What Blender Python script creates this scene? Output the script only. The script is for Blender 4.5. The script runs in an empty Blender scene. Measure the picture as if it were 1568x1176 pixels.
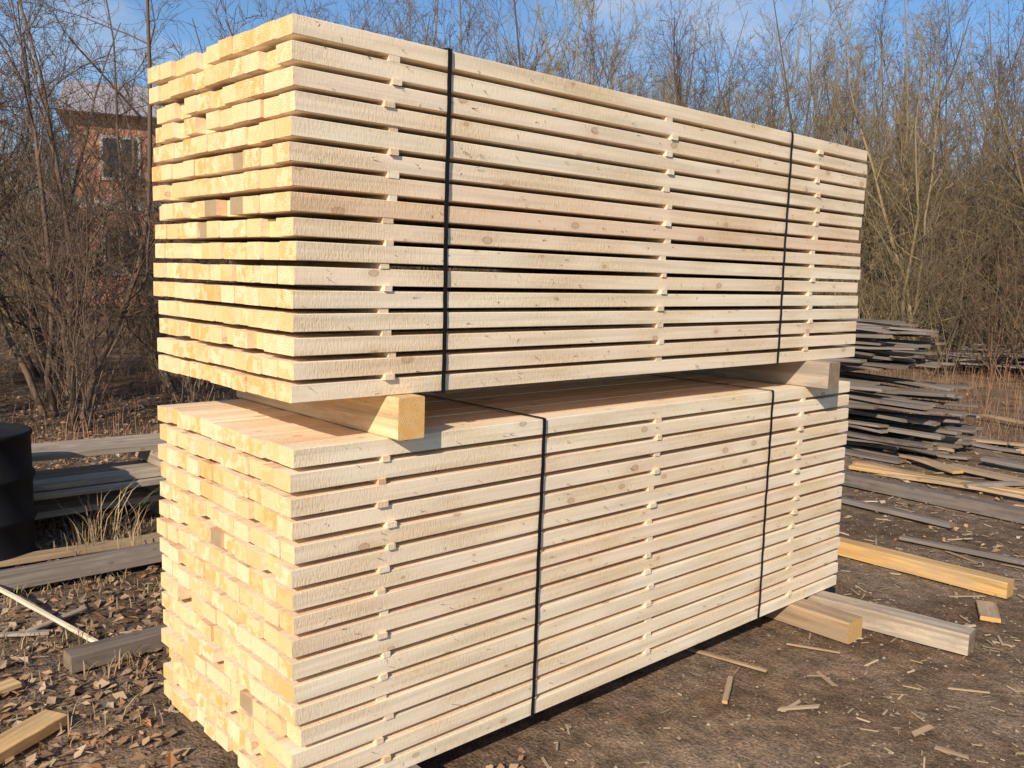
import bpy, math, random
import numpy as np
from mathutils import Vector, Matrix, noise
random.seed(7)
R = random.random
U = random.uniform
D = bpy.data
scene = bpy.context.scene

# ------------------------------------------------------------------ helpers
def link(o, parent=None):
    scene.collection.objects.link(o)
    if parent is not None:
        o.parent = parent
    return o

def empty(name, loc=(0, 0, 0)):
    e = D.objects.new(name, None)
    e.empty_display_size = 0.2
    e.location = loc
    return link(e)

class MB:
    """mesh collector"""
    def __init__(s):
        s.v = []; s.f = []; s.m = []; s.uv = []
    def face(s, idx, uv=None, m=0):
        s.f.append(idx); s.m.append(m)
        s.uv.extend(uv if uv else [(0, 0)] * len(idx))
    def build(s, name, mats, parent=None, smooth=False, loc=None):
        me = D.meshes.new(name)
        me.from_pydata(s.v, [], s.f)
        for m in mats:
            me.materials.append(m)
        me.polygons.foreach_set("material_index", s.m)
        uvl = me.uv_layers.new(name="UVMap")
        flat = [c for p in s.uv for c in p]
        uvl.data.foreach_set("uv", flat)
        if smooth:
            me.polygons.foreach_set("use_smooth", [True] * len(me.polygons))
        me.update()
        o = D.objects.new(name, me)
        if loc: o.location = loc
        return link(o, parent)

def add_board(mb, x0, x1, y0, y1, z0, z1, nseg=1, bowz=0.0, bowy=0.0, ch=0.002, M=None, ph=0.0, wane=0.0):
    """board running along local X, chamfered, uv in metres; end faces use material 1"""
    b = len(mb.v)
    prof = [(y0 + ch, z0), (y1 - ch, z0), (y1, z0 + ch), (y1, z1 - ch), (y1 - ch, z1), (y0 + ch, z1), (y0, z1 - ch), (y0, z0 + ch)]
    per = [0.0]
    for i in range(8):
        a = prof[i]; c = prof[(i + 1) % 8]
        per.append(per[-1] + math.hypot(a[0] - c[0], a[1] - c[1]))
    L = x1 - x0
    for k in range(nseg + 1):
        t = k / nseg
        dz = bowz * math.sin(ph + t * 5.0); dy = bowy * math.sin(ph * 1.7 + t * 4.0)
        for (y, z) in prof:
            v = Vector((x0 + L * t, y + dy + wane * (R() - .5), z + dz))
            if M is not None: v = M @ v
            mb.v.append(tuple(v))
    for k in range(nseg):
        ua = L * k / nseg; ub = L * (k + 1) / nseg
        for i in range(8):
            j = (i + 1) % 8
            a = b + k * 8 + i; c = b + k * 8 + j
            mb.face((a, a + 8, c + 8, c), [(ua, per[i]), (ub, per[i]), (ub, per[i + 1]), (ua, per[i + 1])], 0)
    yc = (y0 + y1) / 2; zc = (z0 + z1) / 2
    e = [(p[0] - yc, p[1] - zc) for p in prof]
    mb.face(tuple(b + i for i in range(8)), e, 1)
    n = b + nseg * 8
    mb.face(tuple(n + i for i in reversed(range(8))), list(reversed(e)), 1)

class NT:
    def __init__(s, name):
        s.mat = D.materials.new(name); s.mat.use_nodes = True
        s.t = s.mat.node_tree; s.t.nodes.clear()
        s.out = s.n('ShaderNodeOutputMaterial'); s.b = s.n('ShaderNodeBsdfPrincipled')
        s.l(s.b.outputs[0], s.out.inputs[0])
        s.b.inputs['Roughness'].default_value = 0.85
        s.b.inputs['Specular IOR Level'].default_value = 0.2
    def n(s, t, **k):
        x = s.t.nodes.new(t)
        for a, v in k.items(): setattr(x, a, v)
        return x
    def l(s, a, b): s.t.links.new(a, b)
    def math(s, op, a, b=None, c=None, clamp=False):
        x = s.n('ShaderNodeMath', operation=op); x.use_clamp = clamp
        for i, v in enumerate((a, b, c)):
            if v is None: continue
            if isinstance(v, (int, float)): x.inputs[i].default_value = v
            else: s.l(v, x.inputs[i])
        return x.outputs[0]
    def vm(s, op, a, b=None):
        x = s.n('ShaderNodeVectorMath', operation=op)
        for i, v in enumerate((a, b)):
            if v is None: continue
            if isinstance(v, (tuple, list)): x.inputs[i].default_value = v
            else: s.l(v, x.inputs[i])
        return x
    def noise(s, vec, scale, detail=4, rough=0.55, dist=0.0, dim='3D'):
        x = s.n('ShaderNodeTexNoise', noise_dimensions=dim); x.inputs['Scale'].default_value = scale
        x.inputs['Detail'].default_value = detail; x.inputs['Roughness'].default_value = rough
        x.inputs['Distortion'].default_value = dist
        if vec is not None: s.l(vec, x.inputs['Vector'])
        return x.outputs['Fac']
    def ramp(s, fac, stops, interp='LINEAR'):
        x = s.n('ShaderNodeValToRGB'); cr = x.color_ramp; cr.interpolation = interp
        while len(cr.elements) < len(stops): cr.elements.new(0.5)
        for e, (p, c) in zip(cr.elements, stops):
            e.position = p
            e.color = (c, c, c, 1) if isinstance(c, (int, float)) else (c[0], c[1], c[2], 1)
        s.l(fac, x.inputs[0]); return x.outputs[0]
    def mix(s, fac, a, b, mode='MIX'):
        x = s.n('ShaderNodeMix', data_type='RGBA', blend_type=mode)
        for sock, v in ((x.inputs[0], fac), (x.inputs[6], a), (x.inputs[7], b)):
            if isinstance(v, (int, float)): sock.default_value = v
            elif isinstance(v, (tuple, list)): sock.default_value = (v[0], v[1], v[2], 1)
            else: s.l(v, sock)
        return x.outputs[2]
    def bump(s, h, strength=0.5, dist=0.01, nrm=None):
        x = s.n('ShaderNodeBump'); x.inputs['Strength'].default_value = strength
        x.inputs['Distance'].default_value = dist; s.l(h, x.inputs['Height'])
        if nrm is not None: s.l(nrm, x.inputs['Normal'])
        return x.outputs[0]
    def uvr(s):
        """uv shifted by a per-board random"""
        uv = s.n('ShaderNodeUVMap').outputs[0]
        r = s.n('ShaderNodeNewGeometry').outputs['Random Per Island']
        oi = s.n('ShaderNodeObjectInfo').outputs['Random']
        r = s.math('FRACT', s.math('ADD', r, oi))
        c = s.n('ShaderNodeCombineXYZ')
        s.l(s.math('MULTIPLY', r, 57.0), c.inputs[0]); s.l(s.math('MULTIPLY', r, 231.0), c.inputs[1])
        return uv, r, s.vm('ADD', uv, c.outputs[0]).outputs[0]

def wood_side(name, tones, grain_dark=0.86, knot=(0.42, 0.23, 0.11), knot_amt=0.7, bumpk=0.6, sawk=1.0, blotch=None, rough=0.85):
    n = NT(name)
    uv, r, vec = n.uvr()
    base = n.ramp(r, tones)
    vo = n.n('ShaderNodeTexVoronoi', voronoi_dimensions='2D'); vo.inputs['Scale'].default_value = 5.0
    n.l(n.vm('MULTIPLY', vec, (0.75, 1.35, 1)).outputs[0], vo.inputs['Vector'])
    sep = n.n('ShaderNodeSeparateColor'); n.l(vo.outputs['Color'], sep.inputs[0])
    on = n.math('GREATER_THAN', sep.outputs[0], 0.42)
    sz = n.math('MULTIPLY_ADD', sep.outputs[1], 0.9, 0.35)
    kd = n.math('DIVIDE', vo.outputs['Distance'], sz)
    halo = n.math('MULTIPLY', n.ramp(kd, [(0.05, 1.0), (0.22, 0.0)]), on)
    g = n.noise(n.vm('MULTIPLY', vec, (1.3, 42, 1)).outputs[0], 1.0, 3, 0.6, 0.4, '2D')
    g = n.math('ADD', g, n.math('MULTIPLY', halo, 0.12))
    base = n.mix(1.0, base, n.ramp(g, [(0.3, grain_dark), (0.62, 1.04)]), 'MULTIPLY')
    bl = n.noise(n.vm('MULTIPLY', vec, (2.2, 7, 1)).outputs[0], 1.0, 2, dim='2D')
    base = n.mix(1.0, base, n.ramp(bl, [(0.3, (0.96, 0.90, 0.80)), (0.65, (1.03, 1.03, 1.03))]), 'MULTIPLY')
    if blotch:
        b2 = n.noise(n.vm('MULTIPLY', vec, (3, 12, 1)).outputs[0], 1.0, 4, 0.7, dim='2D')
        base = n.mix(n.ramp(b2, [(0.45, 0.0), (0.65, 0.85)]), base, blotch)
    base = n.mix(n.math('MULTIPLY', halo, 0.2), base, knot)
    kf = n.ramp(kd, [(0.045, 0.55), (0.06, 1.0), (0.072, 0.0)])
    kf = n.math('MULTIPLY', n.math('MULTIPLY', kf, on), knot_amt)
    base = n.mix(kf, base, knot)
    saw2 = n.noise(n.vm('MULTIPLY', vec, (170, 48, 1)).outputs[0], 1.0, 3, 0.8, dim='2D')
    patch = n.ramp(bl, [(0.35, 1.0), (0.62, 0.4)])
    h = n.math('MULTIPLY', saw2, patch)
    base = n.mix(n.math('MULTIPLY', patch, 0.45 * sawk), base, n.ramp(saw2, [(0.34, (0.78, 0.70, 0.60)), (0.56, (1.07, 1.07, 1.07))]), 'MULTIPLY')
    n.l(base, n.b.inputs['Base Color']); n.b.inputs['Roughness'].default_value = rough
    n.l(n.bump(h, bumpk, 0.004), n.b.inputs['Normal'])
    return n.mat

def wood_end(name, tones, stain=(0.80, 0.43, 0.13), dark=0.7):
    n = NT(name)
    uv, r, vec = n.uvr()
    r2 = n.math('FRACT', n.math('MULTIPLY', r, 17.31)); r3 = n.math('FRACT', n.math('MULTIPLY', r, 41.7))
    base = n.ramp(r2, tones)
    c = n.n('ShaderNodeCombineXYZ')
    n.l(n.math('MULTIPLY', n.math('SUBTRACT', r2, 0.5), 0.08), c.inputs[0])
    n.l(n.math('MULTIPLY', n.math('SUBTRACT', r3, 0.3), 0.10), c.inputs[1])
    q = n.vm('ADD', uv, c.outputs[0]).outputs[0]
    st = n.noise(vec, 26, 3, 0.6, dim='2D')
    dist = n.math('ADD', n.vm('LENGTH', q).outputs['Value'], n.math('MULTIPLY', st, 0.008))
    ring = n.math('SINE', n.math('MULTIPLY', dist, 950.0))
    base = n.mix(1.0, base, n.ramp(n.math('MULTIPLY_ADD', ring, 0.5, 0.5), [(0.1, (0.88, 0.78, 0.62)), (0.7, (1.02, 1.02, 1.02))]), 'MULTIPLY')
    sf = n.math('MULTIPLY', n.ramp(st, [(0.44, 0.0), (0.56, 1.0)]), n.ramp(r3, [(0.2, 0.15), (0.95, 0.85)]))
    base = n.mix(sf, base, stain)
    cr = n.noise(n.vm('MULTIPLY', vec, (120, 300, 1)).outputs[0], 1.0, 2, 0.7, dim='2D')
    base = n.mix(n.ramp(cr, [(0.60, 0.0), (0.72, 0.6)]), base, (0.42, 0.24, 0.11))
    base = n.mix(n.math('MULTIPLY', n.math('GREATER_THAN', r, 0.988), dark), base, (0.26, 0.18, 0.11))
    n.l(base, n.b.inputs['Base Color'])
    n.l(n.bump(cr, 0.4, 0.003), n.b.inputs['Normal'])
    return n.mat

fresh = wood_side("fresh_sawn_spruce", [(0.0, (0.92, 0.75, 0.55)), (0.18, (0.95, 0.81, 0.62)), (0.35, (0.91, 0.71, 0.52)), (0.5, (0.95, 0.82, 0.63)),
                                        (0.66, (0.92, 0.75, 0.56)), (0.80, (0.94, 0.78, 0.59)), (0.92, (0.88, 0.66, 0.47)), (0.97, (0.80, 0.53, 0.35))])
fresh_end = wood_end("fresh_end_grain", [(0.0, (0.93, 0.72, 0.42)), (0.3, (0.95, 0.81, 0.55)), (0.6, (0.91, 0.64, 0.33)), (0.8, (0.95, 0.77, 0.47)), (1.0, (0.87, 0.55, 0.24))])
old = wood_side("weathered_grey_wood", [(0.0, (0.20, 0.17, 0.158)), (0.3, (0.28, 0.245, 0.225)), (0.6, (0.15, 0.125, 0.117)), (0.85, (0.35, 0.30, 0.26)), (1.0, (0.18, 0.14, 0.12))],
                grain_dark=0.55, knot=(0.08, 0.06, 0.05), bumpk=0.4, sawk=0.6, blotch=(0.23, 0.18, 0.15))
old_end = wood_end("weathered_end_grain", [(0.0, (0.34, 0.26, 0.19)), (0.5, (0.26, 0.20, 0.15)), (1.0, (0.42, 0.33, 0.24))], stain=(0.16, 0.11, 0.08), dark=0)
yel = wood_side("yellowed_wood", [(0.0, (0.76, 0.51, 0.22)), (0.5, (0.70, 0.45, 0.20)), (1.0, (0.78, 0.55, 0.27))], grain_dark=0.6, knot=(0.2, 0.09, 0.04), bumpk=0.4, sawk=0.6, blotch=(0.50, 0.34, 0.2))
yel_end = wood_end("yellowed_end_grain", [(0.0, (0.66, 0.45, 0.2)), (1.0, (0.58, 0.36, 0.14))], dark=0)
tan = wood_side("dull_tan_wood", [(0.0, (0.50, 0.36, 0.22)), (0.5, (0.44, 0.31, 0.20)), (1.0, (0.58, 0.43, 0.28))], grain_dark=0.6, knot=(0.2, 0.1, 0.05), bumpk=0.4, sawk=0.6, blotch=(0.34, 0.25, 0.17))
spacer_new = wood_side("new_spacer_wood", [(0.0, (0.90, 0.66, 0.38)), (1.0, (0.90, 0.69, 0.42))], grain_dark=0.6, bumpk=0.8, blotch=(0.74, 0.45, 0.22))
pale = wood_side("sunbleached_wood", [(0.0, (0.44, 0.36, 0.29)), (0.5, (0.54, 0.45, 0.36)), (1.0, (0.38, 0.32, 0.26))], grain_dark=0.6, knot=(0.1, 0.07, 0.05), bumpk=0.4, sawk=0.6, blotch=(0.32, 0.26, 0.21))

def plain(name, col, rough=0.6, metal=0.0):
    n = NT(name)
    tc = n.n('ShaderNodeTexCoord').outputs['Object']
    g = n.noise(tc, 12, 3)
    n.l(n.mix(1.0, col, n.ramp(g, [(0.3, 0.8), (0.7, 1.1)]), 'MULTIPLY'), n.b.inputs['Base Color'])
    n.b.inputs['Roughness'].default_value = rough; n.b.inputs['Metallic'].default_value = metal
    return n.mat
strap_mat = plain("black_strap_plastic", (0.012, 0.012, 0.016), 0.38)

# ------------------------------------------------------------------ camera
cam = D.cameras.new("camera"); cam.sensor_width = 36; cam.lens = 31.3; cam.clip_end = 2000; cam.clip_start = 0.05
co = link(D.objects.new("camera", cam))
co.matrix_world = Matrix(((0.7409, 0.0613, -0.6688, -1.123), (-0.6713, 0.1096, -0.7331, -2.072), (0.0284, 0.9922, 0.1224, 1.60), (0, 0, 0, 1)))
scene.camera = co
CX, CY = -1.123, -2.072

# ------------------------------------------------------------------ lumber stacks
W = 0.929; LEN = 3.0; NB = 11; NL = 16
STX = (0.295, 1.51, 2.56)
def lumber_stack(zbase, pitch, bt, straps, seed, special):
    random.seed(seed)
    root = empty("lumber_stack")
    mb = MB(); bw = W / NB
    for k in range(NL):
        z = zbase + k * pitch
        dy = U(-0.0035, 0.0035); lx = U(-0.004, 0.004); bz = U(-0.0016, 0.0016); ph = U(0, 6)
        y = dy
        ws = [bw * U(0.9, 1.1) for _ in range(NB)]; s = W / sum(ws); ws = [w * s for w in ws]
        for j in range(NB):
            w = ws[j]
            xs = lx + random.gauss(0, 0.0045)
            if R() < 0.05: xs += U(0.01, 0.03)
            if R() < 0.02: xs -= U(0.005, 0.012)
            if (k, j) in special: xs += special[(k, j)]
            xe = LEN + lx * 2 + random.gauss(0, 0.006)
            if j == 0 and R() < 0.2: xe += U(-0.02, 0.02)
            add_board(mb, xs, xe, y + 0.0008, y + w - 0.0008, z + U(0, 0.0006), z + bt + U(-0.003, 0.0), nseg=12, bowz=bz, bowy=U(-0.0014, 0.0014) if j == 0 else 0, ph=ph, ch=0.0016)
            y += w
    mb.build("boards", [fresh, fresh_end], root)
    mb = MB()
    for k in range(NL - 1):
        z0 = zbase + k * pitch + bt - 0.0015; z1 = zbase + (k + 1) * pitch + 0.001
        for sx in STX:
            x = sx + U(-0.018, 0.018); a = U(-0.012, 0.012)
            hw = U(0.012, 0.018)
            M = Matrix.Translation((x, 0, 0)) @ Matrix.Rotation(math.pi / 2 + a, 4, 'Z')
            pr = U(-0.004, 0.009)
            add_board(mb, -pr, W + U(0.0, 0.02), -hw, hw, z0, z1, nseg=1, M=M, ch=0.0005)
    mb.build("stickers", [fresh, fresh], root)
    for sx, lean in straps:
        mb = MB(); hw = 0.0072
        z0 = zbase - 0.003; z1 = zbase + (NL - 1) * pitch + bt + 0.002
        y0 = -0.006; y1 = W + 0.006
        path = []
        nn = 40
        for i in range(nn + 1):
            t = i / nn
            path.append((y0 + 0.0010 * math.sin(t * 50), z0 + (z1 - z0) * t, sx + lean * (t - 0.5) + 0.0015 * math.sin(t * 9)))
        path.append((y0 + 0.01, z1 + 0.002, sx + lean * 0.5))
        for i in range(1, 8): path.append((y0 + (y1 - y0) * i / 8, z1 + 0.002, sx + lean * 0.5))
        path += [(y1, z1, sx), (y1, z0, sx), (y0 + 0.01, z0 - 0.002, sx - lean * 0.5)]
        N = len(path)
        for i, (y, z, x) in enumerate(path):
            oy = -1 if y < 0.005 else (1 if y > W else 0); oz = 1 if z >= z1 else (-1 if z <= z0 else 0)
            for (dx, th) in ((-hw, 0), (hw, 0), (hw, 0.0012), (-hw, 0.0012)):
                mb.v.append((x + dx, y + oy * th, z + oz * th))
        for i in range(N):
            j = (i + 1) % N
            for q in range(4):
                p = (q + 1) % 4
                mb.face((i * 4 + q, j * 4 + q, j * 4 + p, i * 4 + p))
        mb.build("strap", [strap_mat], root)
    # fibres and splinters lifting off the sawn front faces
    mb = MB()
    for i in range(220):
        k = random.randrange(NL); x = U(0.02, 2.95); z = zbase + k * pitch + U(.004, bt - .004)
        L = U(.006, .024); an = U(-.7, .7) + (math.pi if R() < .5 else 0); w = U(.0008, .0018)
        b = len(mb.v)
        dx, dz = math.cos(an) * L, math.sin(an) * L
        mb.v += [(x, -0.001, z - w), (x, -0.001, z + w), (x + dx, -U(.005, .012), z + dz)]
        mb.v += [(x, -0.003, z)]
        mb.face((b, b + 2, b + 3)); mb.face((b + 3, b + 2, b + 1)); mb.face((b, b + 1, b + 2))
    mb.build("splinters", [tan], root)
    return root

Z0 = 0.10
PL, BL = 0.0651, 0.0515
PU, BU = 0.0618, 0.0485
ztop = Z0 + 15 * PL + BL            # top of lower stack
zup = 1.249
low = lumber_stack(Z0, PL, BL, [(0.905, 0.01), (2.293, 0.0)], 11, {(6, 8): 0.06, (4, 5): 0.05, (2, 4): .03, (11, 6): 0.02, (10, 8): .02})
up = lumber_stack(zup, PU, BU, [(0.487, 0.0), (2.314, 0.0)], 23, {(15, 6): 0.02, (12, 6): .03, (4, 9): .02})

def beam(name, x0, x1, y0, y1, z0, z1, mats, parent=None, nseg=8, wane=0.002, ch=0.004):
    """axis-aligned beam along Y"""
    mb = MB()
    M = Matrix.Translation((x0 + (x1 - x0) / 2, 0, 0)) @ Matrix.Rotation(math.pi / 2, 4, 'Z')
    hw = (x1 - x0) / 2
    add_board(mb, y0, y1, -hw, hw, z0, z1, nseg=nseg, M=M, ch=ch, wane=wane)
    return mb.build(name, mats, parent)
beam("spacer_beam", 0.297, 0.388, -0.050, W + 0.04, ztop + 0.0005, zup - 0.0005, [spacer_new, fresh_end], up, ch=.003)
beam("spacer_beam", 2.575, 2.673, -0.108, W + 0.05, ztop + 0.0005, zup - 0.0005, [pale, old_end], up)
beam("bearer", 0.30, 0.42, -0.13, W + 0.2, 0.0, Z0 - 0.001, [old, old_end], low)
beam("bearer", 1.45, 1.57, 0.25, W + 0.1, 0.0, Z0 - 0.001, [old, old_end], low)
beam("bearer", 2.575, 2.705, -0.29, W + 0.15, 0.0, Z0 - 0.001, [tan, yel_end], low)

def free_board(name, p, q, w, h, z, mats, roll=0.0, nseg=8, wane=0.003, z2=None):
    """loose board from p to q (centre line), bottom at z (z2 at q)"""
    p = Vector((p[0], p[1], z)); q = Vector((q[0], q[1], z if z2 is None else z2))
    d = q - p; L = d.length; d.normalize()
    side = Vector((-d.y, d.x, 0)).normalized(); upv = d.cross(side)
    M = Matrix(((d.x, side.x, upv.x, p.x), (d.y, side.y, upv.y, p.y), (d.z, side.z, upv.z, p.z), (0, 0, 0, 1))) @ Matrix.Rotation(roll, 4, 'X')
    mb = MB(); add_board(mb, 0, L, -w / 2, w / 2, 0, h, nseg=nseg, ch=0.003, M=M, wane=wane)
    return mb.build(name, mats)

OW = [old, old_end]; YW = [yel, yel_end]; TW = [tan, yel_end]; FW = [fresh, fresh_end]; PW = [pale, old_end]
free_board("weathered_beam", (2.78, 0.35), (2.93, -0.68), 0.115, 0.095, 0.002, PW)
free_board("yellow_timber", (3.82, 0.75), (3.84, -0.53), 0.10, 0.085, 0.002, YW)
free_board("weathered_beam", (5.62, 1.7), (5.52, -0.6), 0.11, 0.09, 0.002, OW)
free_board("short_board", (3.60, -0.50), (3.38, -0.60), 0.09, 0.022, 0.006, TW)
free_board("short_board", (3.62, -0.72), (3.30, -0.95), 0.09, 0.022, 0.006, TW)
free_board("plank", (6.9, 1.0), (6.6, -0.3), 0.15, 0.03, 0.03, TW)
free_board("plank", (7.4, 0.9), (7.3, -0.6), 0.13, 0.03, 0.05, OW, z2=0.02)
free_board("plank", (6.2, 1.55), (6.45, 0.1), 0.12, 0.03, 0.01, YW)
free_board("plank", (5.0, 1.1), (4.95, 0.2), 0.07, 0.03, 0.01, OW)
free_board("plank", (8.3, 0.9), (8.1, -0.9), 0.14, 0.035, 0.02, YW)
free_board("plank", (4.4, 0.3), (4.5, -0.5), 0.06, 0.02, 0.01, OW)
free_board("stick", (1.66, -0.27), (1.86, -0.16), 0.022, 0.012, 0.006, TW)
free_board("stick", (1.95, 0.14), (2.03, -0.22), 0.022, 0.010, 0.006, TW)
free_board("stick", (2.35, -0.12), (2.45, -0.32), 0.014, 0.008, 0.004, TW)
free_board("weathered_beam", (-0.6, 2.62), (1.2, 2.62), 0.16, 0.10, 0.01, OW, roll=-0.25)
free_board("weathered_beam", (-0.14, 1.56), (0.9, 1.58), 0.10, 0.07, 0.0, OW)
free_board("yellow_timber", (-0.60, 0.96), (-0.30, 1.13), 0.10, 0.04, 0.01, YW)
free_board("plank", (-0.6, 1.45), (-0.33, 1.52), 0.07, 0.02, 0.01, YW)
free_board("stick", (-0.2, 2.55), (0.02, 1.72), 0.022, 0.014, 0.08, FW, z2=0.01)
free_board("stick", (-0.55, 2.2), (-0.1, 1.95), 0.03, 0.015, 0.01, PW)
free_board("stick", (-0.2, 2.0), (0.1, 2.15), 0.03, 0.012, 0.01, PW)
free_board("plank", (-0.4, 3.05), (0.9, 2.95), 0.1, 0.03, 0.02, TW)

# low stack of old planks, left behind
random.seed(5)
mb = MB()
for zz, ys, nn in ((0.10, 3.5, 3), (0.24, 3.42, 3), (0.285, 3.45, 2), (0.42, 3.62, 2)):
    y = ys
    for j in range(nn):
        c = Vector((0.8, y, 0))
        M = Matrix.Translation(c) @ Matrix.Rotation(U(-.02, .02), 4, 'Z') @ Matrix.Translation(-c)
        add_board(mb, U(-0.6, -0.3), U(2.2, 2.6), y, y + 0.15, zz, zz + 0.04, nseg=6, M=M, wane=0.004, ch=0.003, bowz=0.008, ph=R() * 6)
        y += 0.22
for xx in (-0.1, 1.0, 2.0):
    for zz, h in ((0.0, .098), (0.142, .096), (0.327, .09)):
        M = Matrix.Translation((xx, 3.46, zz)) @ Matrix.Rotation(math.pi / 2, 4, 'Z')
        add_board(mb, 0, 0.62, -.045, .045, 0, h, nseg=2, M=M)
mb.build("old_plank_stack", PW)

# heap of weathered boards behind the stack, right
mbx = []
z = 0.03
while z < 0.62:
    for x in [6.85 + i * 0.19 for i in range(9)]:
        if R() < 0.72:
            mbx.append((x + U(-.07, .07), 1.40 + U(-0.35, 0.3) + z * 0.25, z + U(-.012, .012), U(.09, .17), U(.02, .032), U(2.6, 3.4), math.pi / 2 + U(-.14, .14), U(-.03, .03)))
    z += 0.058
z = 0.80
while z < 1.18:
    for x in [7.2 + i * 0.19 for i in range(6)]:
        if R() < 0.8:
            mbx.append((x + U(-.07, .07), 1.80 + U(-0.3, 0.3), z + U(-.012, .012), U(.09, .17), U(.02, .032), U(2.4, 3.2), math.pi / 2 + U(-.14, .14), U(-.035, .035)))
    z += 0.052
mb = MB()
for (x, y, z, w, t, L, rz, ry) in mbx:
    M = Matrix.Translation((x, y, z)) @ Matrix.Rotation(rz, 4, 'Z') @ Matrix.Rotation(ry, 4, 'Y') @ Matrix.Rotation(U(-.06, .06), 4, 'X')
    add_board(mb, 0, L, -w / 2, w / 2, 0, t, nseg=6, M=M, wane=0.008, bowz=0.028, ph=R() * 6, ch=0.003)
for y in (2.6, 3.9):
    M = Matrix.Translation((6.9, y, .66))
    add_board(mb, 0, 1.7, -0.05, 0.05, 0, 0.11, nseg=3, M=M)
mb.build("weathered_board_pile", OW)
for nm, cnt_, mats_ in (("scattered_boards", 12, TW), ("scattered_boards", 18, OW)):
    mb = MB()
    for i in range(cnt_):
        M = Matrix.Translation((U(5.8, 10.5), U(-1.5, 1.6), U(0.0, 0.06))) @ Matrix.Rotation(U(0, 3.14) if R() < .4 else math.pi / 2 + U(-.4, .4), 4, 'Z') @ Matrix.Rotation(U(-.03, .03), 4, 'Y')
        w = U(.03, .06)
        add_board(mb, 0, U(0.3, 1.6), -w, w, 0, 0.025, nseg=4, M=M, wane=0.006, bowz=0.01, ph=R() * 6)
    mb.build(nm, mats_)
mb = MB()
for i in range(45):
    M = Matrix.Translation((U(15.5, 19), U(4.0, 5.5), U(0.1, 0.4))) @ Matrix.Rotation(-0.9 + U(-.25, .25), 4, 'Z') @ Matrix.Rotation(U(-.05, .05), 4, 'Y')
    add_board(mb, 0, U(1.4, 3.0), -0.08, 0.08, 0, 0.03, nseg=4, M=M, wane=0.01, bowz=0.02, ph=R() * 6)
mb.build("far_board_heap", OW)

# ------------------------------------------------------------------ barrel
def barrel(loc, r, h):
    root = MB()
    n = 40
    zs = [(0, .96), (.01, 1.0), (.03, 1.0), (.04, .97), (.30, .98), (.325, 1.03), (.35, 1.03), (.375, .98), (.62, .98), (.645, 1.03), (.67, 1.03), (.695, .98), (.955, .97), (.965, 1.0), (.99, 1.0), (1.0, .985), (1.0, .94), (.97, .93), (.97, 0.02)]
    for (z, k) in zs:
        for i in range(n):
            a = 2 * math.pi * i / n
            root.v.append((r * k * math.cos(a), r * k * math.sin(a), z * h))
    for k in range(len(zs) - 1):
        for i in range(n):
            j = (i + 1) % n
            root.face((k * n + i, k * n + j, (k + 1) * n + j, (k + 1) * n + i))
    root.face(tuple(reversed(range(n)))); root.face(tuple((len(zs) - 1) * n + i for i in range(n)))
    return root.build("black_barrel", [plain("black_barrel_paint", (0.012, 0.012, 0.014), 0.65)], smooth=True, loc=loc)
barrel((-0.10, 3.24, 0.0), 0.27, 0.70)

# ------------------------------------------------------------------ ground (one sheet)
def gh(x, y):
    d = math.hypot(x - 1.5, y)
    near = min(1.0, max(0.0, (d - 2.0) / 3.0))
    h = 0.010 * noise.noise(Vector((x * 3.1, y * 3.1, 0))) + 0.006 * noise.noise(Vector((x * 11, y * 11, 3)))
    h += near * 0.03 * noise.noise(Vector((x * .7, y * .7, 5)))
    if d > 12: h += (d - 12) * 0.012 * (1 + noise.noise(Vector((x * .1, y * .1, 8))))
    return min(h, 0.02) if d < 8 else h
mb = MB()
NA = 260; rs = [0.0]; r = 0.05
while r < 420:
    rs.append(r); r += max(0.035, r * 0.022)
for r in rs:
    for i in range(NA):
        a = 2 * math.pi * i / NA
        x = 1.5 + r * math.cos(a); y = 0 + r * math.sin(a)
        mb.v.append((x, y, gh(x, y) - 0.008))
for k in range(len(rs) - 1):
    for i in range(NA):
        j = (i + 1) % NA
        if k == 0: mb.face((i, NA + i, NA + j))
        else: mb.face((k * NA + i, (k + 1) * NA + i, (k + 1) * NA + j, k * NA + j))
n = NT("dirt_ground")
P = n.n('ShaderNodeNewGeometry').outputs['Position']
a = n.noise(P, 0.9, 4, 0.6, dim='2D'); b = n.noise(P, 9, 4, 0.7, dim='2D'); c = n.noise(P, 80, 3, 0.8, dim='2D')
col = n.ramp(a, [(0.35, (0.165, 0.104, 0.064)), (0.5, (0.235, 0.158, 0.103)), (0.65, (0.30, 0.215, 0.152))])
col = n.mix(1.0, col, n.ramp(b, [(0.3, 0.55), (0.65, 1.2)]), 'MULTIPLY')
col = n.mix(1.0, col, n.ramp(c, [(0.32, 0.45), (0.62, 1.3)]), 'MULTIPLY')
ln = n.vm('LENGTH', P).outputs['Value']
far = n.ramp(n.math('MULTIPLY', ln, 0.04), [(0.28, 0.0), (0.5, 1.0)])
col = n.mix(far, col, n.mix(1.0, n.ramp(n.noise(P, 2.5, 3, dim='2D'), [(0.35, (0.13, 0.078, 0.048)), (0.6, (0.27, 0.18, 0.11))]), n.ramp(c, [(0.3, 0.6), (0.6, 1.1)]), 'MULTIPLY'))
n.l(col, n.b.inputs['Base Color'])
n.b.inputs['Roughness'].default_value = 0.95
n.l(n.bump(n.math('MULTIPLY_ADD', b, 4.0, c), 0.7, 0.011), n.b.inputs['Normal'])
mb.build("ground", [n.mat], smooth=True)

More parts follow.
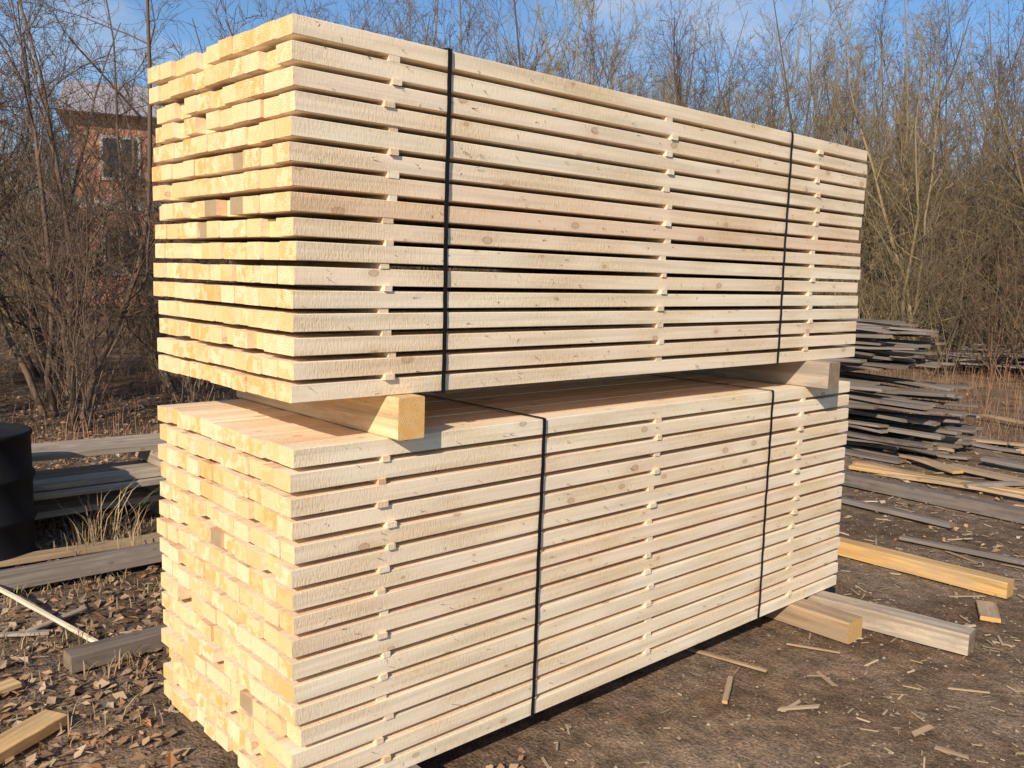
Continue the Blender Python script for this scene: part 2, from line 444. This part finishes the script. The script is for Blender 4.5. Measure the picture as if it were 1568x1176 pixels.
# ------------------------------------------------------------------ ground litter
def island_mat(name, stops, rough=0.9):
    n = NT(name)
    r = n.n('ShaderNodeNewGeometry').outputs['Random Per Island']
    n.l(n.ramp(r, stops), n.b.inputs['Base Color'])
    n.b.inputs['Roughness'].default_value = rough
    return n.mat
def in_stack(x, y): return -0.02 < x < 3.02 and -0.0 < y < 0.95
def sample(rmin, rmax, a0, a1, p=1.0):
    while True:
        r = rmin + (rmax - rmin) * R() ** p; a = math.radians(U(a0, a1))
        x = CX + r * math.cos(a); y = CY + r * math.sin(a)
        if not in_stack(x, y): return x, y
def flake(mb, x, y, z, L, w, t, rz, tx, ty):
    b = len(mb.v)
    M = Matrix.Translation((x, y, z)) @ Matrix.Rotation(rz, 4, 'Z') @ Matrix.Rotation(tx, 4, 'X') @ Matrix.Rotation(ty, 4, 'Y')
    pts = [(-L / 2 * U(.7, 1), -w / 2 * U(.5, 1)), (L / 2 * U(.7, 1), -w / 2 * U(.4, 1)), (L / 2 * U(.7, 1), w / 2 * U(.4, 1)), (-L / 2 * U(.7, 1), w / 2 * U(.5, 1))]
    for zz in (0, t):
        for (px, py) in pts: mb.v.append(tuple(M @ Vector((px, py, zz))))
    for f in ((3, 2, 1, 0), (4, 5, 6, 7), (0, 1, 5, 4), (1, 2, 6, 5), (2, 3, 7, 6), (3, 0, 4, 7)):
        mb.face(tuple(b + i for i in f))
random.seed(31)
mb = MB()
for i in range(10500):
    x, y = sample(1.8, 13, 0, 54, 1.0) if R() < .8 else sample(2.5, 7, 54, 100)
    if noise.noise(Vector((x * 1.1, y * 1.1, 2))) + U(-.5, .5) < 0.0: continue
    s = R() ** 3
    flake(mb, x, y, gh(x, y) + U(-0.004, 0.004), 0.012 + 0.09 * s, 0.004 + 0.016 * s * R(), U(0.001, 0.004), U(0, 6.28), U(-.25, .25), U(-.15, .15))
for i in range(110):
    x, y = sample(2.9, 11, 4, 36, 1.0)
    flake(mb, x, y, gh(x, y) + 0.001, U(.06, .24), U(.008, .028), U(0.003, 0.008), U(0, 6.28), U(-.15, .15), U(-.06, .06))
mb.build("wood_chips", [island_mat("wood_chip_tones", [(0, (0.58, 0.42, 0.27)), (.3, (0.32, 0.23, 0.155)), (.55, (0.44, 0.34, 0.24)), (.8, (0.20, 0.145, 0.10)), (1, (0.64, 0.50, 0.34))])])
mb = MB()
for i in range(11000):
    x, y = sample(1.6, 9, 0, 60, 0.9)
    s = 0.002 + 0.009 * R() ** 4; b = len(mb.v); z = gh(x, y) - 0.006; rz = U(0, 3)
    for k in range(4):
        an = rz + k * math.pi / 2 + U(-.3, .3); q = s * U(.7, 1.3)
        mb.v.append((x + q * math.cos(an), y + q * math.sin(an), z + s * U(.1, .5)))
    mb.v.append((x + U(-s, s) * .3, y + U(-s, s) * .3, z + s * U(.8, 1.3)))
    for k in range(4): mb.face((b + k, b + (k + 1) % 4, b + 4))
mb.build("gravel", [island_mat("gravel_tones", [(0, (0.32, 0.25, 0.19)), (.5, (0.21, 0.155, 0.115)), (1, (0.44, 0.37, 0.30))])], smooth=True)
mb = MB()
for i in range(22000):
    x, y = sample(2.4, 12, 46, 100, 1.0) if R() < .87 else sample(6, 20, 5, 60, 1.2)
    s = U(0.008, 0.032); b = len(mb.v); z = gh(x, y) + U(-0.003, 0.012)
    M = Matrix.Translation((x, y, z)) @ Matrix.Rotation(U(0, 6.28), 4, 'Z') @ Matrix.Rotation(U(-.7, .7), 4, 'X') @ Matrix.Rotation(U(-.6, .6), 4, 'Y')
    for p in ((-s, 0, 0), (-s * .2, -s * .6, s * U(0, .4)), (s, 0, s * U(-.2, .3)), (-s * .1, s * .6, s * U(0, .4))): mb.v.append(tuple(M @ Vector(p)))
    mb.face((b, b + 1, b + 2)); mb.face((b, b + 2, b + 3))
mb.build("leaf_litter", [island_mat("dead_leaf_tones", [(0, (0.30, 0.16, 0.08)), (.35, (0.42, 0.29, 0.18)), (.6, (0.18, 0.105, 0.06)), (.85, (0.50, 0.38, 0.26)), (1, (0.42, 0.19, 0.07))])])
def grass(name, spots, hh, mat, per=18, spread=.05):
    mb = MB()
    for (x, y, k) in spots:
        for _ in range(per):
            bx = x + random.gauss(0, spread); by = y + random.gauss(0, spread); h = hh * k * U(.4, 1.1)
            an = U(0, 6.28); le = U(.1, .8) * h; w = U(.0012, .0028) * (1 + h)
            z0 = gh(bx, by) - .01; b = len(mb.v)
            ox = math.cos(an); oy = math.sin(an); px, py = -oy * w, ox * w
            for t in (0, .4, .75):
                cx = bx + ox * le * t * t; cy = by + oy * le * t * t; cz = z0 + h * (t - .25 * t * t)
                s = 1 - .5 * t
                mb.v.append((cx - px * s, cy - py * s, cz)); mb.v.append((cx + px * s, cy + py * s, cz))
            mb.v.append((bx + ox * le, by + oy * le, z0 + h * .72))
            mb.face((b, b + 1, b + 3, b + 2)); mb.face((b + 2, b + 3, b + 5, b + 4)); mb.face((b + 4, b + 5, b + 6))
    return mb.build(name, [mat])
gm = island_mat("dry_grass_tones", [(0, (0.38, 0.26, 0.15)), (.4, (0.48, 0.36, 0.22)), (.8, (0.28, 0.18, 0.10)), (.95, (0.40, 0.25, 0.14)), (1, (0.16, 0.18, 0.06))])
sp = []
for i in range(300):
    x, y = sample(3.2, 9, 60, 98)
    sp.append((x, y, U(.3, 1.0)))
for i in range(6): sp.append((U(.35, .6), U(2.75, 3.2), U(2, 3.6)))
grass("dry_grass", sp, 0.14, gm)
sp = []
for i in range(650):
    x, y = sample(10, 22, 5, 60)
    sp.append((x, y, U(.5, 1.2)))
for i in range(260):
    x, y = sample(7.5, 16, 60, 98)
    sp.append((x, y, U(.3, .9)))
wm = island_mat("dry_weed_tones", [(0, (0.28, 0.145, 0.085)), (.5, (0.36, 0.21, 0.125)), (1, (0.18, 0.10, 0.06))])
grass("dry_weeds", sp, 0.5, wm, per=20, spread=.22)

# ------------------------------------------------------------------ bare trees
def tube(V, F, pts, rads, ns):
    b = len(V); n = len(pts)
    for i in range(n):
        p = pts[i]; q = pts[i + 1] if i < n - 1 else pts[i]; o = pts[i - 1] if i > 0 else pts[i]
        dx, dy, dz = q[0] - o[0], q[1] - o[1], q[2] - o[2]
        l = math.sqrt(dx * dx + dy * dy + dz * dz) or 1; dx /= l; dy /= l; dz /= l
        if abs(dz) < .9: ux, uy, uz = dy, -dx, 0.0
        else: ux, uy, uz = 0.0, dz, -dy
        l = math.sqrt(ux * ux + uy * uy + uz * uz) or 1; ux /= l; uy /= l; uz /= l
        vx, vy, vz = dy * uz - dz * uy, dz * ux - dx * uz, dx * uy - dy * ux
        r = rads[i]
        for k in range(ns):
            a = 6.2832 * k / ns; c = math.cos(a) * r; s = math.sin(a) * r
            V.append((p[0] + ux * c + vx * s, p[1] + uy * c + vy * s, p[2] + uz * c + vz * s))
    for i in range(n - 1):
        for k in range(ns):
            k2 = (k + 1) % ns
            F.append((b + i * ns + k, b + i * ns + k2, b + (i + 1) * ns + k2, b + (i + 1) * ns + k))
def unit(x, y, z):
    l = math.sqrt(x * x + y * y + z * z) or 1
    return x / l, y / l, z / l
def bare_tree(seed, H, stems, kids, r0, lean, jit=.18, rmin=.0028, low=.12, ratios=(.42, .48, .5), segs=(8, 5, 3, 2)):
    random.seed(seed); V = []; F = []
    sides = (5, 3, 3, 3)
    def grow(p, d, L, r, lvl):
        n = segs[lvl]; pts = [p]; dirs = [d]; rr = [r]
        j = jit * (1 + lvl * .35)
        for i in range(n):
            trop = (.10, .10, .04, .02)[lvl]
            d = unit(d[0] + U(-j, j), d[1] + U(-j, j), d[2] + U(-j, j) * .8 + trop)
            s = L / n
            p = (p[0] + d[0] * s, p[1] + d[1] * s, p[2] + d[2] * s)
            pts.append(p); dirs.append(d); rr.append(max(rmin * .7, r * (1 - .8 * (i + 1) / n)))
        tube(V, F, pts, rr, sides[lvl])
        if lvl < len(kids):
            k = kids[lvl]
            for c in range(int(k * U(.75, 1.25))):
                t = U(low, 1.0) if lvl == 0 else U(.12, 1.0)
                f = t * n; i = min(n - 1, int(f)); f -= i
                a, b = pts[i], pts[i + 1]
                q = (a[0] + (b[0] - a[0]) * f, a[1] + (b[1] - a[1]) * f, a[2] + (b[2] - a[2]) * f)
                dd = dirs[i]; w = U(.5, 1.25)
                rx, ry, rz = unit(U(-1, 1), U(-1, 1), U(-.7, 1))
                nd = unit(dd[0] + rx * w, dd[1] + ry * w, dd[2] + rz * w)
                cl = L * ratios[lvl] * (1.15 - .65 * t) * U(.6, 1.25)
                grow(q, nd, cl, max(rmin, rr[i] * .5), lvl + 1)
    for s in range(stems):
        an = U(0, 6.28); q = U(0, lean)
        grow((U(-.25, .25) * (stems > 1), U(-.25, .25) * (stems > 1), -.1), unit(math.cos(an) * q, math.sin(an) * q, 1), H * U(.7, 1.0), r0 * U(.7, 1), 0)
    return np.array(V, dtype=np.float32), np.array(F, dtype=np.int32)
def np_mesh(name, V, F, mat, tint=None):
    me = D.meshes.new(name)
    me.vertices.add(len(V)); me.vertices.foreach_set("co", V.ravel())
    me.loops.add(F.size); me.loops.foreach_set("vertex_index", F.ravel())
    me.polygons.add(len(F)); me.polygons.foreach_set("loop_start", np.arange(0, F.size, 4, dtype=np.int32))
    if tint is not None:
        at = me.attributes.new("tint", 'FLOAT', 'POINT'); at.data.foreach_set("value", tint.astype(np.float32))
    me.materials.append(mat); me.update(calc_edges=True)
    return me
def bark(name, stops, attr):
    n = NT(name)
    if attr:
        x = n.n('ShaderNodeAttribute'); x.attribute_name = "tint"; r = x.outputs['Fac']
    else: r = n.n('ShaderNodeObjectInfo').outputs['Random']
    c = n.ramp(r, stops)
    n.l(c, n.b.inputs['Base Color']); n.b.inputs['Roughness'].default_value = .8
    return n.mat
ST = [(0, (0.12, 0.088, 0.058)), (.25, (0.25, 0.19, 0.11)), (.45, (0.13, 0.082, 0.058)), (.65, (0.34, 0.27, 0.15)), (.85, (0.21, 0.11, 0.08)), (1, (0.26, 0.20, 0.12))]
barkF = bark("thicket_bark", ST, True)
barkN = bark("grey_brown_bark", [(0, (0.14, 0.10, 0.072)), (.5, (0.23, 0.17, 0.115)), (1, (0.18, 0.12, 0.085))], False)
tall = [bare_tree(100 + i, 8.5, 4, (12, 8, 6), .06, .35, low=.12, rmin=.0042) for i in range(4)]
bush = [bare_tree(200 + i, 4.0, 11, (8, 6, 4), .02, .9, low=.1, jit=.22, rmin=.0038, segs=(6, 4, 3, 2)) for i in range(3)]
random.seed(78)
def pol(r, a): a = math.radians(a); return CX + r * math.cos(a), CY + r * math.sin(a)
VV = []; FF = []; TT = []; off = 0; cnt = 0
for r0_, step, a0, a1, kind, sc in ((19.0, 4.6, 4, 58, tall, (.8, 1.0)), (22, 4.0, 6, 60, tall, (.85, 1.1)), (27, 3.4, 4, 62, tall, (.9, 1.2)), (34, 3.0, 4, 63, tall, (1.0, 1.35)), (46, 2.8, 2, 62, tall, (1.1, 1.5)), (50, 3.0, 62, 94, tall, (.9, 1.3)),
                                  (17.0, 3.6, 4, 56, bush, (.6, .9)), (21, 3.2, 4, 60, bush, (.9, 1.2)), (26, 2.8, 4, 62, bush, (1.1, 1.5)), (35, 2.3, 4, 64, bush, (1.2, 1.7)), (60, 1.7, 0, 98, bush, (1.8, 2.5)),
                                  (14, 4.0, 64, 96, bush, (.5, .75)), (18, 4.5, 65, 96, bush, (.7, 1.0)), (23, 4.5, 65, 96, tall, (.65, .85))):
    a = a0
    while a < a1:
        x, y = pol(r0_ * U(.93, 1.09), a + U(-.4, .4) * step)
        V, F = random.choice(kind); s = U(*sc); th = U(0, 6.28); ct, sn = math.cos(th) * s, math.sin(th) * s
        P = np.empty_like(V); P[:, 0] = V[:, 0] * ct - V[:, 1] * sn + x; P[:, 1] = V[:, 0] * sn + V[:, 1] * ct + y; P[:, 2] = V[:, 2] * s + gh(x, y)
        VV.append(P); FF.append(F + off); off += len(V); TT.append(np.full(len(V), R())); cnt += 1
        a += step * U(.7, 1.2)
link(D.objects.new("distant_tree_mass", np_mesh("distant_tree_mass", np.concatenate(VV), np.concatenate(FF), barkF, np.concatenate(TT))))
near = [np_mesh("near_tree_mesh", *bare_tree(300 + i, 6.5, 4, (14, 9, 7), .055, .45, low=.08, jit=.26, rmin=.0030, segs=(9, 6, 4, 3)), barkN) for i in range(2)]
nbush = [np_mesh("near_bush_mesh", *b, barkN) for b in bush[:2]]
def put(name, me, x, y, s):
    o = D.objects.new(name, me); o.location = (x, y, gh(x, y))
    o.rotation_euler = (U(-.05, .05), U(-.05, .05), U(0, 6.28)); o.scale = (s, s, s)
    return link(o)
for (x, y, s) in ((1.6, 7.8, .9), (0.0, 7.9, .9), (3.2, 8.8, .9), (1.2, 10.6, .9), (4.8, 10.5, 1.0), (-0.6, 10.5, 1.0), (6.5, 12.0, 1.0), (2.4, 11.5, .95)):
    put("bare_tree", random.choice(near), x, y, s)
for (x, y, s) in ((0.4, 6.8, .5), (1.5, 7.0, .6), (-0.6, 7.4, .65), (2.7, 7.2, .6), (3.6, 9.0, .7), (0.6, 9.8, .75), (1.9, 9.0, .8), (-0.2, 9.0, .75)):
    put("bare_shrub", random.choice(nbush), x, y, s)

# ------------------------------------------------------------------ brick house far left
house = empty("brick_house", (12.2, 31.0, 0.2)); house.rotation_euler = (0, 0, math.radians(-20))
n = NT("red_brick")
tc = n.n('ShaderNodeTexCoord').outputs['Object']
mp = n.n('ShaderNodeMapping'); mp.inputs['Rotation'].default_value = (math.pi / 2, 0, 0); n.l(tc, mp.inputs['Vector'])
bt = n.n('ShaderNodeTexBrick'); bt.inputs['Scale'].default_value = 4
bt.inputs['Color1'].default_value = (0.52, 0.22, 0.13, 1); bt.inputs['Color2'].default_value = (0.42, 0.17, 0.10, 1); bt.inputs['Mortar'].default_value = (0.45, 0.32, 0.25, 1)
n.l(mp.outputs[0], bt.inputs['Vector']); n.l(bt.outputs['Color'], n.b.inputs['Base Color'])
brick = n.mat
white = plain("white_trim", (0.5, 0.45, 0.40)); glass = plain("window_glass", (0.03, 0.04, 0.05), .1); roofm = plain("grey_sheet_roof", (0.42, 0.38, 0.40), .5)
def box(name, x0, x1, y0, y1, z0, z1, mat, parent):
    mb = MB()
    for z in (z0, z1):
        for (x, y) in ((x0, y0), (x1, y0), (x1, y1), (x0, y1)): mb.v.append((x, y, z))
    for f in ((3, 2, 1, 0), (4, 5, 6, 7), (0, 1, 5, 4), (1, 2, 6, 5), (2, 3, 7, 6), (3, 0, 4, 7)): mb.face(f)
    return mb.build(name, [mat], parent)
box("walls", -3.2, 7, -4, 4, 0, 6.0, brick, house)
box("band", -3.25, 7.05, -4.05, 4.05, 3.1, 3.4, white, house)
mb = MB(); mb.v = [(-3.7, -4.5, 6.0), (7.5, -4.5, 6.0), (7.5, 4.5, 6.0), (-3.7, 4.5, 6.0), (-3.7, 0, 7.7), (7.5, 0, 7.7)]
for f in ((0, 1, 5, 4), (2, 3, 4, 5), (3, 0, 4), (1, 2, 5), (3, 2, 1, 0)): mb.face(f)
mb.build("roof", [roofm], house)
for zz in (1.0, 4.0):
    for xx in (-1.9, .6, 3.1, 5.6):
        box("window_frame", xx - .6, xx + .6, -4.07, -3.9, zz, zz + 1.4, white, house)
        box("window_pane", xx - .5, xx - .04, -4.085, -3.95, zz + .1, zz + 1.3, glass, house)
        box("window_pane", xx + .04, xx + .5, -4.085, -3.95, zz + .1, zz + 1.3, glass, house)

# ------------------------------------------------------------------ light
EL = math.radians(29); AZ = math.radians(27)
L = Vector((math.cos(EL) * math.cos(AZ), math.cos(EL) * math.sin(AZ), -math.sin(EL)))
sun = D.lights.new("sun", 'SUN'); sun.energy = 5.0; sun.angle = math.radians(.5); sun.color = (1.0, .88, .70)
so = link(D.objects.new("sun", sun)); so.rotation_euler = L.to_track_quat('-Z', 'Y').to_euler(); so.location = (-5, -2, 6)
w = D.worlds.new("World"); scene.world = w; w.use_nodes = True; nt = w.node_tree; nt.nodes.clear()
sky = nt.nodes.new('ShaderNodeTexSky'); sky.sky_type = 'NISHITA'; sky.sun_disc = False
sky.sun_elevation = EL
S = -L; sky.sun_rotation = math.atan2(S.x, S.y)
sky.air_density = 1.0; sky.dust_density = .3; sky.ozone_density = 1.6
bg = nt.nodes.new('ShaderNodeBackground'); bg.inputs[1].default_value = .13
out = nt.nodes.new('ShaderNodeOutputWorld')
tc = nt.nodes.new('ShaderNodeTexCoord'); mp = nt.nodes.new('ShaderNodeMapping'); mp.inputs['Scale'].default_value = (1, 1, 2.6)
mp.inputs['Location'].default_value = (.3, .1, 0)
nt.links.new(tc.outputs['Generated'], mp.inputs['Vector'])
nz = nt.nodes.new('ShaderNodeTexNoise'); nz.inputs['Scale'].default_value = 3.2; nz.inputs['Detail'].default_value = 6; nz.inputs['Roughness'].default_value = .58
nt.links.new(mp.outputs[0], nz.inputs['Vector'])
rp = nt.nodes.new('ShaderNodeValToRGB'); rp.color_ramp.elements[0].position = .52; rp.color_ramp.elements[0].color = (0, 0, 0, 1); rp.color_ramp.elements[1].position = .75; rp.color_ramp.elements[1].color = (.8, .8, .8, 1)
nt.links.new(nz.outputs['Fac'], rp.inputs[0])
tn = nt.nodes.new('ShaderNodeMix'); tn.data_type = 'RGBA'; tn.blend_type = 'MULTIPLY'; tn.inputs[0].default_value = 1; tn.inputs[7].default_value = (.62, .80, .98, 1)
nt.links.new(sky.outputs[0], tn.inputs[6])
mx = nt.nodes.new('ShaderNodeMix'); mx.data_type = 'RGBA'; mx.inputs[7].default_value = (4.8, 5.2, 5.8, 1)
nt.links.new(rp.outputs[0], mx.inputs[0]); nt.links.new(tn.outputs[2], mx.inputs[6]); nt.links.new(mx.outputs[2], bg.inputs[0]); nt.links.new(bg.outputs[0], out.inputs[0])
scene.view_settings.view_transform = 'Standard'; scene.view_settings.look = 'None'; scene.view_settings.exposure = 0
